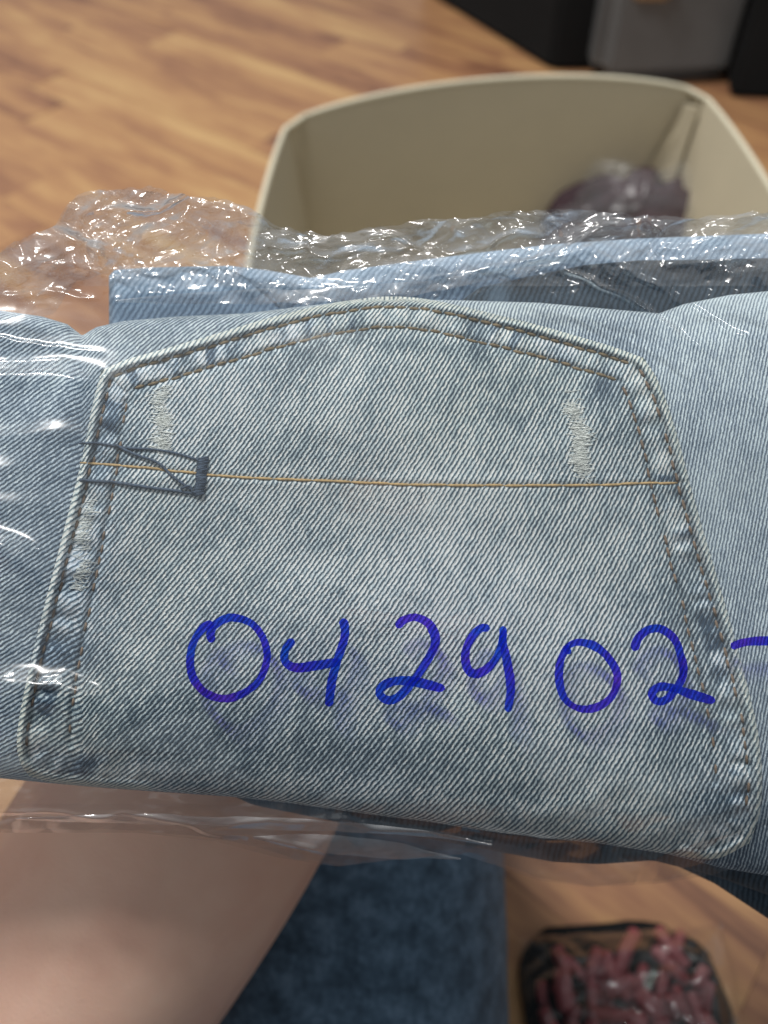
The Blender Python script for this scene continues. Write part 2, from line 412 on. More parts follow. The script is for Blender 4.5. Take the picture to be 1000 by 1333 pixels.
# front panel: a closed, flattened roll of cloth
NC, NR = 460, 300
xs = np.r_[np.linspace(-520, -70, 30, endpoint=False), np.linspace(-70, 1080, 400), np.linspace(1100, 1700, 30)]
th = np.linspace(0, 2 * math.pi, NR, endpoint=False) + math.pi / 2
sgn = lambda a, p: np.sign(a) * np.abs(a) ** p
# equalise sample spacing a little
qq = -sgn(np.sin(th), 2 / NP); hh = -sgn(np.cos(th), 2 / NP)
Xg, Q = np.meshgrid(xs, qq); _, Hh = np.meshgrid(xs, hh)
T_ = sil(Xg, TOP); B_ = sil(Xg, BOT)
kern = np.ones(9) / 9
Yg = (T_ + B_) / 2 + (B_ - T_) / 2 * Q
Hg = TH * (np.where(Hh > 0, Hh, Hh * 0.9) - 1) + np.where(Hh > 0, body_und(Xg, Yg) * np.clip((1 - np.abs(Q)) * 6, 0, 1), 0)
uvL = twill_uv(Xg, Yg, 45, 0.002, 0.0); uvR = twill_uv(Xg, Yg, 79, 0.0, 0.0)
uvL = np.where((Yg[..., None] > 700), twill_uv(Xg, Yg, 45, 0.002), uvL)
sel = (Xg > 540)[..., None]
UVb = np.where(sel, uvR * np.array([1.22, 1.1]) + 300, uvL)
wash = 0.47 + 0.10 * fbm(Xg / 120, Yg / 90, 11, 3)
wash += 0.15 * np.clip((Xg - 820) / 60, 0, 1) * np.clip((900 - Yg) / 200, 0, 1)
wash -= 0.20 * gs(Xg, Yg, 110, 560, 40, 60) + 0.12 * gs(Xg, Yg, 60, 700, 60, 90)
wash += 0.28 * gs(Xg, Yg, 0, 1000, 60, 40)
wash += 0.26 * gs(Xg, Yg, 620, 400, 240, 28) + 0.20 * gs(Xg, Yg, 1000, 390, 120, 22) + 0.15 * gs(Xg, Yg, 130, 432, 40, 22)
wash += 0.22 * gs(Xg, Yg, 86, 470, 8, 60, 22)
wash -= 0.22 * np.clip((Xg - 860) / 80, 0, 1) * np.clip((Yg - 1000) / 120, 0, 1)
# blue tint varies and weakens along the top middle
tint = -0.35 + 0.3 * fbm(Xg / 200, Yg / 200, 14, 2) + 0.35 * gs(Xg, Yg, 640, 410, 200, 30)
body = mesh_obj('back_panel', L(Xg, Yg, Hg).reshape(-1, 3), grid_faces(NR, NC, True), M['body'], jeans, uv=UVb.reshape(-1, 2), attrs={'wash': wash, 'tint': tint})

# ------------------------------------------------------------------ pocket
top_edge = smooth_poly([(132, 482), (165, 468), (200, 458), (280, 435), (350, 414), (420, 397), (470, 389), (505, 386), (545, 388), (590, 396), (640, 408), (700, 423), (760, 440), (800, 452), (838, 466)])
right_edge = smooth_poly([(838, 466), (856, 494), (872, 535), (886, 582), (898, 628), (916, 692), (937, 762), (957, 832), (975, 900), (987, 955), (992, 1010), (989, 1060), (975, 1098)])
left_edge = smooth_poly([(132, 482), (120, 530), (106, 600), (91, 660), (73, 730), (55, 800), (38, 870), (26, 930), (22, 965), (26, 992), (38, 1010)])
bot_edge = smooth_poly([(38, 1010), (70, 1019), (140, 1025.5), (300, 1036.5), (380, 1045.5), (480, 1059.5), (560, 1069.5), (620, 1079.5), (700, 1089.5), (780, 1097.5), (870, 1111.5), (930, 1118), (975, 1098)])
outline3 = np.vstack([bot_edge[bot_edge[:, 0] < 190][:0:-1], left_edge[::-1], top_edge[1:], right_edge[1:], bot_edge[bot_edge[:, 0] > 890][::-1][1:]])
def inset_path(edge_pts, d, inward):
    p = resample(edge_pts, len(edge_pts)); t = np.gradient(p, axis=0); t /= np.linalg.norm(t, axis=1)[:, None]
    n = np.stack([-t[:, 1], t[:, 0]], 1) * inward
    return p + n * (d if np.isscalar(d) else d[:, None])
nT, nR_, nL = len(top_edge), len(right_edge), len(left_edge)
st_top_o = inset_path(top_edge, 14, 1)[3:-2]
st_top_i = inset_path(top_edge, 40, 1)[8:-4]
st_right_o = inset_path(right_edge, np.linspace(14, 19, nR_), 1)[2:-8]
st_right_i = inset_path(right_edge, np.linspace(44, 64, nR_), 1)[4:-20]
st_left_o = inset_path(left_edge, np.linspace(15, 13, nL), -1)[2:-6]
st_left_i = inset_path(left_edge, np.linspace(40, 72, nL), -1)[8:-8]
def pocket_extra(x, y):
    """relief of the pocket over the panel (m) and wash / tint of its cloth"""
    d, arc = seg_dist(x, y, outline3[::3])
    db, _ = seg_dist(x, y, bot_edge[::4])
    h = 0.0014 * np.sqrt(np.clip(d / 5.0, 0, 1)) + 0.0002
    h = h + 0.0009 * np.exp(-((d - 6.5) / 5.0) ** 2)
    sd = 1e9
    for s in (st_top_o, st_right_o, st_left_o, st_top_i, st_right_i, st_left_i):
        sd = np.minimum(sd, seg_dist(x, y, s[::4])[0])
    h = h - 0.00085 * np.exp(-(sd / 4.2) ** 2)
    band = np.clip((d - 12) / 5, 0, 1) * np.clip((46 - d) / 12, 0, 1)
    puck = np.sin(arc / 6.2 + 3.2 * fbm(arc / 40, d / 60, 22, 2)) * (0.6 + 0.6 * fbm(arc / 55, d / 80, 23, 1))
    h = h + 0.00070 * puck * band
    h = h + 0.0007 * np.exp(-((y - 626 - (x - 500) * 0.004) / 9.0) ** 2) * (0.35) - 0.0004 * np.exp(-((y - seam_y(x)) / 3.5) ** 2)
    edge_l = np.clip((9 - d) / 5, 0, 1)
    w = 0.53 + 0.16 * fbm(x / 150, y / 110, 31, 4) + 0.05 * fbm(x / 40, y / 18, 33, 2)
    w = w + 0.30 * edge_l
    dash = np.clip((vnoise(arc / 15.0 + d / 55.0, 0 * arc + d / 90, 26) - 0.60) * 7, 0, 1) * np.clip((vnoise(arc / 70.0, 0 * arc, 27) - 0.25) * 4, 0.15, 1)
    w = w + band * (0.20 * puck * 0.8 + 0.30 * fbm(arc / 22, d / 40, 25, 2) + 0.12 - 0.62 * dash)
    w = w - 0.10 * np.exp(-((sd) / 4.0) ** 2)
    # worn and unworn places
    for cx, cy, sx, sy, a, rot in [(410, 455, 70, 26, -.16, -20), (520, 450, 60, 14, -.08, 10), (240, 470, 22, 14, -.18, -20), (560, 640, 160, 60, .07, 0), (650, 780, 160, 70, .08, 0),
                                   (75, 850, 46, 26, -.34, 10), (110, 690, 16, 60, .18, 15), (150, 590, 40, 22, -.16, 0), (110, 745, 14, 10, -.25, 30), (200, 520, 30, 24, -.12, 0),
                                   (480, 985, 260, 44, -.17, 3), (220, 950, 130, 50, -.12, 5), (330, 470, 90, 40, -.08, -20), (900, 860, 60, 110, -.10, -15), (130, 620, 50, 90, -.08, 10), (785, 500, 20, 22, -.30, 25), (800, 560, 34, 40, -.10, 0), (860, 640, 60, 26, -.14, 0), (905, 940, 70, 60, -.12, 0),
                                   (940, 1050, 50, 40, -.18, 0), (800, 1085, 90, 26, -.05, 0), (620, 450, 12, 30, -.18, -30), (735, 470, 12, 26, -.20, -30), (690, 440, 14, 18, -.15, 0), (465, 415, 14, 12, -.2, 0),
                                   (150, 520, 12, 40, .14, 12), (212, 545, 12, 45, .36, 0), (756, 560, 9, 60, .22, -6), (330, 500, 60, 40, .05, 0), (880, 760, 40, 50, -.10, 0)]:
        w = w + 1.8 * a * gs(x, y, cx, cy, sx, sy, rot)
    t = 0.22 + 0.35 * fbm(x / 170, y / 150, 41, 2) + 0.5 * edge_l 
    t = t - 0.7 * band * dash - 0.7 * gs(x, y, 75, 850, 50, 30) - 0.5 * gs(x, y, 785, 505, 26, 26) - 0.5 * band * np.clip(-fbm(arc / 24, d / 40, 25, 2) * 2, 0, 1) - 0.6 * gs(x, y, 110, 745, 30, 90, 15) - 0.5 * gs(x, y, 930, 1040, 60, 60)
    return h, w, t
SEAM = smooth_poly([(105, 602), (180, 608), (262, 617), (340, 623), (430, 626), (540, 631), (640, 632), (740, 632), (820, 630), (893, 628)])
def seam_y(x): return np.interp(x, SEAM[:, 0], SEAM[:, 1])
def pocket_h(x, y): return body_h(x, y) + pocket_extra(x, y)[0]
NU, NV = 400, 290
u = np.linspace(0, 1, NU); v = np.linspace(0, 1, NV)
edge_u = 0.5 - 0.5 * np.cos(math.pi * u); u = 0.65 * u + 0.35 * edge_u
Tn = np.stack([np.interp(u, np.linspace(0, 1, 800), resample(top_edge, 800)[:, k]) for k in (0, 1)], 1)
Bn = np.stack([np.interp(u, np.linspace(0, 1, 800), resample(bot_edge, 800)[:, k]) for k in (0, 1)], 1)
Ln = resample(left_edge, NV); Rn = resample(right_edge, NV)
vv = v[:, None, None]; uu = u[None, :, None]
C = (1 - vv) * Tn[None] + vv * Bn[None] + (1 - uu) * Ln[:, None] + uu * Rn[:, None] - ((1 - uu) * (1 - vv) * Tn[0] + uu * (1 - vv) * Tn[-1] + (1 - uu) * vv * Bn[0] + uu * vv * Bn[-1])
PX, PY = C[..., 0], C[..., 1]
eh, ew, et = pocket_extra(PX, PY)
PH = body_h(PX, PY) + eh
pv = L(PX, PY, PH).reshape(-1, 3)
# a skirt down into the panel closes the cloth's thickness
pocket = mesh_obj('back_pocket', pv, grid_faces(NV, NU), M['pocket'], jeans, uv=twill_uv(PX, PY, 56, 0.0022, 0.0006).reshape(-1, 2), attrs={'wash': ew, 'tint': et})
pocket['label'] = 'pale back pocket with worn edges, pointed at its lower end'

# stitching: every stitch a short thread sunk at both ends
def stitches(path, length, gap, rad, name, mat, parent, jitter=1.0, skip=0.0):
    p = resample(smooth_poly(path, 3) if len(path) < 20 else path, 2000)
    dist = np.r_[0, np.cumsum(np.linalg.norm(np.diff(p, axis=0), axis=1))]; tot = dist[-1]
    cx = []; s = 0; segs = []
    while s + length < tot:
        if random.random() >= skip:
            t = np.linspace(s, s + length * random.uniform(.85, 1.1), 6)
            x = np.interp(t, dist, p[:, 0]) + random.uniform(-jitter, jitter); y = np.interp(t, dist, p[:, 1]) + random.uniform(-jitter, jitter)
            segs.append((x, y))
        s += length + gap
    X = np.array([a for a, _ in segs]); Y = np.array([b for _, b in segs])
    H = pocket_h(X, Y)
    prof = np.array([-0.00022, 0.00010, 0.00022, 0.00022, 0.00010, -0.00022]); rr = np.array([.5, .9, 1, 1, .9, .5]) * rad
    mb = MB()
    for k in range(len(segs)):
        mb.tube(L(X[k], Y[k], H[k] + prof), rr, 6)
    return tag(mb.build(name, mat, parent), kind='stuff')
stitches(st_top_o, 15, 0.8, 0.00040, 'stitching', M['thread_brown'], pocket)
stitches(st_top_i, 15, 0.8, 0.00037, 'stitching', M['thread_brown'], pocket)
stitches(st_right_o, 14, 4, 0.00034, 'stitching', M['thread_rust'], pocket, 1.2, .1)
stitches(st_right_i, 14, 4, 0.00031, 'stitching', M['thread_rust'], pocket, 1.2, .15)
stitches(st_left_o, 13, 4, 0.00034, 'stitching', M['thread_rust'], pocket, 1.2, .1)
stitches(st_left_i, 13, 4, 0.00030, 'stitching', M['thread_rust'], pocket, 1.2, .15)
stitches(SEAM, 34, -9, 0.00029, 'hem_thread', M['thread_gold'], pocket, 0.5)
# navy bar tack and its loose loops
def thread(path, rad, name, mat, lift=0.0003, parent=pocket):
    p = smooth_poly(path, 4); h = pocket_h(p[:, 0], p[:, 1]) + lift
    return MB_one(L(p[:, 0], p[:, 1], h), rad, name, mat, parent)
def MB_one(path, rad, name, mat, parent, ns=7):
    mb = MB(); mb.tube(path, rad, ns); return mb.build(name, mat, parent)
mb = MB()
for k in range(26):
    t = k / 25; cx = 265 - 6 * t; cy = 596 + 48 * t
    x = np.linspace(cx - 6.5 + random.uniform(-1, 1), cx + 6.5 + random.uniform(-1, 1), 7); y = cy + np.linspace(1.2, -1.2, 7) + random.uniform(-.5, .5)
    h = pocket_h(x, y) + 0.0002 + 0.0007 * np.sin(np.linspace(0, math.pi, 7))
    mb.tube(L(x, y, h), 0.00024, 6)
mb.build('bar_tack', M['thread_navy'], pocket)
thread([(104, 577), (130, 577), (165, 583), (200, 585), (230, 590), (262, 600)], 0.00028, 'loose_thread', M['thread_navy'])
thread([(150, 579), (175, 591), (205, 602), (225, 620), (250, 638)], 0.00030, 'loose_thread', M['thread_navy'], 0.0006)
thread([(104, 625), (150, 628), (190, 634), (230, 639), (258, 643)], 0.00036, 'loose_thread', M['thread_navy'])
thread([(235, 636), (248, 632), (250, 640), (258, 641)], 0.00024, 'loose_thread', M['thread_navy'], 0.0008)
# frayed bleached fibres
def fray(cx0, cy0, cx1, cy1, n, wid, name):
    mb = MB()
    for k in range(n):
        t = random.random()
        while float(vnoise(np.array(t * 9.0), np.array(n * 0.37))) < random.random() * 0.75: t = random.random()
        cx = cx0 + (cx1 - cx0) * t + 3.5 * math.sin(t * 11 + n) + random.gauss(0, 3); cy = cy0 + (cy1 - cy0) * t
        wd = wid * random.uniform(.3, 1.0); cx += random.gauss(0, 3); x = np.linspace(cx - wd / 2, cx + wd / 2, 7)
        y = cy + random.uniform(-3, 3) * np.sin(np.linspace(0, math.pi, 7)) + np.linspace(0, random.gauss(0, 3.6), 7)
        h = pocket_h(x, y) + 0.00002 + 0.0004 * random.random() * np.sin(np.linspace(0, math.pi, 7))
        mb.tube(L(x, y, h), random.uniform(0.00004, 0.00008), 4)
    return tag(mb.build(name, M['thread_white'], pocket), kind='stuff')
fray(745, 508, 762, 625, 260, 22, 'frayed_fibres')
fray(208, 505, 213, 588, 190, 20, 'frayed_fibres')
fray(116, 650, 104, 770, 120, 20, 'frayed_fibres')

# ------------------------------------------------------------------ other layers of the jeans
def layer(name, top, bot, x0, x1, th, base, mat, deg, wfun, n=2.4, nc=220, nr=80, und=0.0015, seed=50, hslope=0.0):
    xs = np.linspace(x0, x1, nc); top = np.array(top, float); bot = np.array(bot, float)
    a = np.linspace(0, 2 * math.pi, nr, endpoint=False)
    q = -sgn(np.sin(a), 2 / n); hh = -sgn(np.cos(a), 2 / n) * 1.0
    X, Q = np.meshgrid(xs, q); _, H = np.meshgrid(xs, hh)
    T = sil(X, top); B = sil(X, bot)
    Y = (T + B) / 2 + (B - T) / 2 * Q
    # rounded ends
    e = np.minimum(X - x0, x1 - X); rr = np.sqrt(np.clip(1 - (1 - np.clip(e / 10.0, 0, 1)) ** 2, 0.02, 1))
    Hh = base + th * H * rr + und * fbm(X / 120, Y / 60, seed, 3)
    Y = (T + B) / 2 + (Y - (T + B) / 2) * (0.9 + 0.1 * rr)
    u_ = (X - 500) * S * 1000; v_ = -(Y + hslope * X) * S * 1000 - H * 3; c_, s_ = math.cos(R(deg)), math.sin(R(deg))
    uv = np.stack([u_ * s_ - v_ * c_, u_ * c_ + v_ * s_], -1)
    W, Ti = wfun(X, Y, T, B)
    F = list(map(tuple, grid_faces(nr, nc, True)))
    F.append(tuple(i * nc for i in range(nr))); F.append(tuple(i * nc + nc - 1 for i in range(nr))[::-1])
    return mesh_obj(name, L(X, Y, Hh).reshape(-1, 3), F, mat, jeans, uv=uv.reshape(-1, 2), attrs={'wash': W, 'tint': Ti})
BT = [(140, 352), (200, 348), (300, 346), (350, 352), (405, 362), (450, 352), (560, 337), (640, 327), (720, 318), (820, 311), (1000, 304), (1200, 296)]
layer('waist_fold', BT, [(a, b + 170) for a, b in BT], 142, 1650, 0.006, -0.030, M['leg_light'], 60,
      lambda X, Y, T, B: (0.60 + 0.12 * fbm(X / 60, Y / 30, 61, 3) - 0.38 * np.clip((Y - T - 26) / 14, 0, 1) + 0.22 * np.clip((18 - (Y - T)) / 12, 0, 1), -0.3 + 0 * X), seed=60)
# inside face between the layers, right of centre; cavity shade put into its colour
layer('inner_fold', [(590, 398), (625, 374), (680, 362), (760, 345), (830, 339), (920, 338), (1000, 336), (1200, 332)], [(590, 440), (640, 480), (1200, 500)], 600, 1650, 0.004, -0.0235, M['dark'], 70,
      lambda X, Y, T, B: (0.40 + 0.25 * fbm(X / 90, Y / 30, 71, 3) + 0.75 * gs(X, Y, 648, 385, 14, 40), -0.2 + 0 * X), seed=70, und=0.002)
# lower layers
UT = [(-150, 900), (300, 940), (1200, 980)]
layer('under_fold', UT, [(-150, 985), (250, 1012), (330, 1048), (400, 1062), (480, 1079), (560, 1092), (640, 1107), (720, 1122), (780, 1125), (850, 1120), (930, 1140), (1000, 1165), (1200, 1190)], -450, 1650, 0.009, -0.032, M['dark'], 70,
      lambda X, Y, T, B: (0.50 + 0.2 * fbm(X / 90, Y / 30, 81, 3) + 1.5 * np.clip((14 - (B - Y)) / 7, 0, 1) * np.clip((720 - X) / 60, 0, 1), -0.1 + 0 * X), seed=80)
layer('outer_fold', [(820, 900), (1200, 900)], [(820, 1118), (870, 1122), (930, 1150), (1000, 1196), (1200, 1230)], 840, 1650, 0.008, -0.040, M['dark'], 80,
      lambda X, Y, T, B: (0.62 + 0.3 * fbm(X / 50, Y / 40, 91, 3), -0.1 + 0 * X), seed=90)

# ------------------------------------------------------------------ the plastic bag
bag = empty('plastic_bag', tuple(L(500, 300, -0.02)), 'clear crinkled plastic bag with blue handwritten number, wrapped round the folded jeans', 'plastic bag')
FT = np.array([(-120, 352), (0, 326), (20, 316), (45, 306), (72, 292), (88, 268), (100, 254), (128, 247), (190, 244), (240, 253), (300, 262), (335, 275), (352, 290), (380, 298), (430, 306), (480, 298), (560, 287), (640, 279), (700, 273), (745, 270), (800, 277), (860, 283), (930, 282), (1000, 274), (1120, 270)], float)
FB = np.array([(-120, 1078), (0, 1084), (180, 1084), (280, 1095), (360, 1116), (440, 1128), (520, 1118), (600, 1112), (650, 1128), (700, 1146), (770, 1155), (860, 1150), (930, 1138), (1000, 1118), (1120, 1110)], float)
def film_h(x, y, seed=0, back=False):
    T = sil(x, FT); B = sil(x, FB)
    hb = body_h(x, 440 + 14 * np.log1p(np.exp(np.clip((np.minimum(y, 985) - 440) / 14, -30, 40))), True)
    gap = 0.0058 + 0.0012 * fbm(x / 260, y / 180, 101, 2)
    front = hb + gap
    tt = np.clip((450 - y) / (450 - T), 0, 1.0); bb = np.clip((y - 985) / (B - 985), 0, 1.0)
    h = front * (1 - tt ** 1.8) + (-0.002) * tt ** 1.8
    h = h * (1 - bb ** 2) + (-0.013) * bb ** 2
    top_m = np.clip((395 - y) / 55, 0, 1); left_m = np.clip((150 - x) / 130, 0, 1); bot_m = np.clip((y - 1025) / 40, 0, 1)
    tl = np.clip((470 - x) / 200, 0.0, 1) * 0.5 + 0.5
    cr = 0.0070 * top_m * tl * crumple(x, y, 100, 5 + seed, 1.5) + 0.0022 * top_m * crumple(x, y, 56, 15 + seed, 1.3)
    cr = cr + 0.0024 * bot_m * crumple(x, y, 120, 25 + seed, 3.0, 4)
    cr = cr + 0.0018 * left_m * (1 - top_m) * fbm(x / 210 + 0.3 * fbm(x / 90, y / 90, 66, 1), y / 46, 61 + seed, 2) + 0.0005 * left_m * (1 - top_m) * crumple(x, y, 150, 35 + seed, 3.2, 3)
    cr = cr + 0.00016 * crumple(x, y, 150, 45 + seed, 1.8)
    h = h + cr
    if not back:
        x, y = x + 7 * fbm(x / 38, y / 38, 181, 2), y + 9 * fbm(x / 55, y / 40, 183, 2)
        for pts, wd, am in CREASES:
            d, arc = seg_dist(x, y, np.array(pts, float)); tot = sum(math.hypot(b[0] - a[0], b[1] - a[1]) for a, b in zip(pts[:-1], pts[1:]))
            taper = np.clip(np.minimum(arc + 25, tot - arc) / 45, 0, 1)
            h = h + am * np.exp(-(d / wd) ** 2) * taper
    return h
CREASES = [([(-80, 392), (0, 386), (60, 383), (140, 388)], 5, 0.0011),
           ([(150, 388), (230, 380), (330, 377), (420, 373), (520, 370), (620, 352), (760, 328)], 6, 0.0010),
           ([(-60, 440), (20, 443), (60, 450), (140, 456)], 3.5, 0.0006),
           ([(-80, 478), (0, 486), (30, 492), (75, 494), (140, 496)], 15, 0.0046),
           ([(-80, 690), (0, 715), (60, 745)], 18, 0.0042),
           ([(-20, 700), (70, 722)], 4, 0.0006),
           ([(-80, 905), (0, 898), (40, 893), (80, 897), (110, 912), (150, 917)], 19, 0.0038),
           ([(-80, 560), (0, 566), (110, 562)], 12, 0.0010),
           ([(740, 318), (800, 345), (870, 380), (930, 415), (985, 450)], 5, 0.0009),
           ([(640, 345), (700, 335), (780, 322)], 5, 0.0010),
           ([(-60, 1062), (80, 1056), (200, 1066), (330, 1092), (440, 1110)], 4, 0.0008),
           ([(250, 1075), (420, 1072), (600, 1080), (800, 1096)], 5, 0.0007)]
_r = np.random.default_rng(12)
for _ in range(26):
    cx0, cy0 = _r.uniform(-40, 1000), _r.uniform(262, 352); a_ = _r.normal(-0.12, 0.35); ln_ = _r.uniform(60, 190)
    if cx0 > 480 and _r.random() < .4: continue
    q_ = [(cx0 + ln_ * k / 3, cy0 + math.sin(a_) * ln_ * k / 3 + _r.normal(0, 5)) for k in range(4)]
    CREASES.append((q_, _r.uniform(3.5, 7), _r.uniform(.0012, .0026)))
NFX, NFY = 620, 520
xs = np.r_[np.linspace(-540, -90, 40, endpoint=False), np.linspace(-90, 1090, 540), np.linspace(1105, 1720, 40)]; t = np.linspace(0, 1, NFY)
t = t + 0.0
# denser rows near the crumpled top
t = np.interp(np.linspace(0, 1, NFY), [0, 0.38, 0.80, 1], [0, 0.20, 0.86, 1])
FX, FTt = np.meshgrid(xs, t)
wob_t = 4 * fbm(FX / 14, 0 * FX, 120, 2); FY = sil(FX, FT) + wob_t * (1 - FTt) + (sil(FX, FB) - sil(FX, FT)) * FTt
FH = film_h(FX, FY)
Ffaces = grid_faces(NFY, NFX)
# two materials on one sheet: crumpled ends are hazier
film = mesh_obj('front_film', L(FX, FY, FH).reshape(-1, 3), Ffaces, M['film'], bag)
film.data.materials.append(M['film_crumpled']); film.data.materials.append(M['film_bottom']); film.data.materials.append(M['film_glare'])
cy = FY[:-1, :-1].ravel() ; cx_ = FX[:-1, :-1].ravel()
mi = ((cy < 372)).astype(np.int32) + 2 * (cy > 1046).astype(np.int32) + 3 * ((cx_ < 150 + 40 * fbm(cy / 60, cx_ * 0, 191, 2)) & (cy >= 372) & (cy <= 1046)).astype(np.int32)
film.data.polygons.foreach_set('material_index', mi)
# back sheet of the bag's crumpled mouth
xs2 = np.linspace(-520, 1700, 600); t2 = np.linspace(0, 1, 90)
X2, T2 = np.meshgrid(xs2, t2); Y2 = sil(X2, FT) + 3 + 5 * fbm(X2 / 20, 0 * X2, 121, 2) + T2 * 110
H2 = -0.014 - 0.014 * T2 + 0.0060 * crumple(X2, Y2, 70, 77, 1.5) + 0.0018 * crumple(X2, Y2, 44, 78, 1.2)
mesh_obj('rear_film', L(X2, Y2, H2).reshape(-1, 3), grid_faces(90, 600), M['film_crumpled'], bag)
X2, T2 = np.meshgrid(xs2, np.linspace(0, 1, 50)); Y2 = sil(X2, FB) - 4 - T2 * 80 + 5 * fbm(X2 / 40, 0 * X2, 131, 2)
H2 = -0.030 - 0.014 * T2 + 0.0016 * crumple(X2, Y2, 90, 79, 2.6)
mesh_obj('rear_film', L(X2, Y2, H2).reshape(-1, 3), grid_faces(50, 600), M['film_crumpled'], bag)
# doubled, milky bands of film
def band(name, path, wid, lift, mat=M['film_fold']):
    p = smooth_poly(path, 5); t_ = np.gradient(p, axis=0); t_ /= np.linalg.norm(t_, axis=1)[:, None]; n_ = np.stack([-t_[:, 1], t_[:, 0]], 1)
    k = np.linspace(-1, 1, 9); w_ = wid * (0.75 + 0.5 * np.clip(fbm(np.arange(len(p)) / 12, 0 * np.arange(len(p)), 140, 2) + .5, 0, 1)) * np.sin(np.linspace(0.15, math.pi - 0.15, len(p))) ** 1.0
    A = p[None] + k[:, None, None] * n_[None] * w_[None, :, None] / 2
    H = film_h(A[..., 0], A[..., 1]) + lift + 0.0004 * (1 - k[:, None] ** 2)
    return mesh_obj(name, L(A[..., 0], A[..., 1], H).reshape(-1, 3), grid_faces(9, len(p)), mat, bag)
band('sealed_seam', [(150, 392), (260, 388), (400, 384), (520, 378), (620, 362), (720, 344)], 20, 0.0004)
band('folded_edge', [(20, 1066), (180, 1066), (300, 1070), (440, 1076), (560, 1086), (640, 1100)], 15, 0.0005)
band('folded_edge', [(330, 1090), (420, 1098), (520, 1108), (600, 1118)], 22, 0.0007)

# handwritten number on the film
STROKES = [
 [[(278, 836), (274, 828), (277, 817), (288, 808), (304, 804), (328, 812), (344, 834), (347, 862), (332, 892), (298, 909), (268, 902), (250, 878), (249, 846), (262, 820), (278, 811)]],
 [[(382, 832), (372, 846), (371, 860), (384, 869), (414, 866), (444, 861)], [(447, 805), (449, 828), (439, 860), (432, 888), (428, 920)]],
 [[(516, 817), (526, 807), (543, 804), (560, 814), (567, 836), (556, 860), (540, 884), (519, 907), (503, 911), (494, 900), (506, 889), (528, 886), (552, 890), (579, 897)]],
 [[(638, 818), (626, 818), (614, 830), (606, 850), (609, 871), (622, 877), (641, 864), (652, 843), (656, 820)], [(655, 815), (655, 835), (660, 860), (665, 895), (661, 927)]],
 [[(743, 851), (738, 843), (753, 836), (776, 842), (795, 860), (804, 882), (796, 907), (776, 921), (753, 922), (735, 909), (728, 885), (730, 860), (740, 840)]],
 [[(825, 847), (831, 831), (844, 820), (861, 819), (878, 832), (886, 852), (890, 875), (882, 894), (867, 911), (854, 912), (849, 902), (860, 894), (878, 896), (898, 903), (931, 913)]],
 [[(951, 842), (970, 836), (1000, 834), (1060, 832)]],
]
for di, strokes in enumerate(STROKES):
    mb = MB(); lift = 0.00015
    for si, stq in enumerate(strokes):
        p = smooth_poly(stq, 2.0); n = len(p)
        t_ = np.gradient(p, axis=0); t_ /= np.linalg.norm(t_, axis=1)[:, None] + 1e-9; n_ = np.stack([-t_[:, 1], t_[:, 0]], 1)
        arc = np.arange(n)
        wd = 5.7 + 1.5 * fbm(arc / 14, 0 * arc, 150 + di * 3 + si, 2); 
        if di == 4: wd = wd * 0.86
        ends = np.minimum(arc, n - 1 - arc) * 2.0
        wd = wd * np.sqrt(np.clip(1 - (1 - np.clip(ends / 5.5, 0, 1)) ** 2, 0.04, 1))
        k = np.linspace(-1, 1, 7)
        A = p[None] + k[:, None, None] * n_[None] * wd[None, :, None]
        A = A + 0.35 * np.stack([fbm(A[..., 0] / 3, A[..., 1] / 3, 160, 1), fbm(A[..., 0] / 3, A[..., 1] / 3, 161, 1)], -1)
        H = film_h(A[..., 0], A[..., 1]) + lift + arc[None] * 4e-7; lift += 0.00012
        V = L(A[..., 0], A[..., 1], H).reshape(-1, 3); mb.add(V, grid_faces(7, n))
    o = mb.build('handwritten_stroke' if di == 6 else 'handwritten_digit', M['ink'], bag)
    o['label'] = 'blue marker ' + ['digit 0, first of the number', 'digit 4', 'digit 2 between the 4 and the 9', 'digit 9', 'digit 0 after the 9', 'digit 2, last of the number', 'dash after the number'][di]

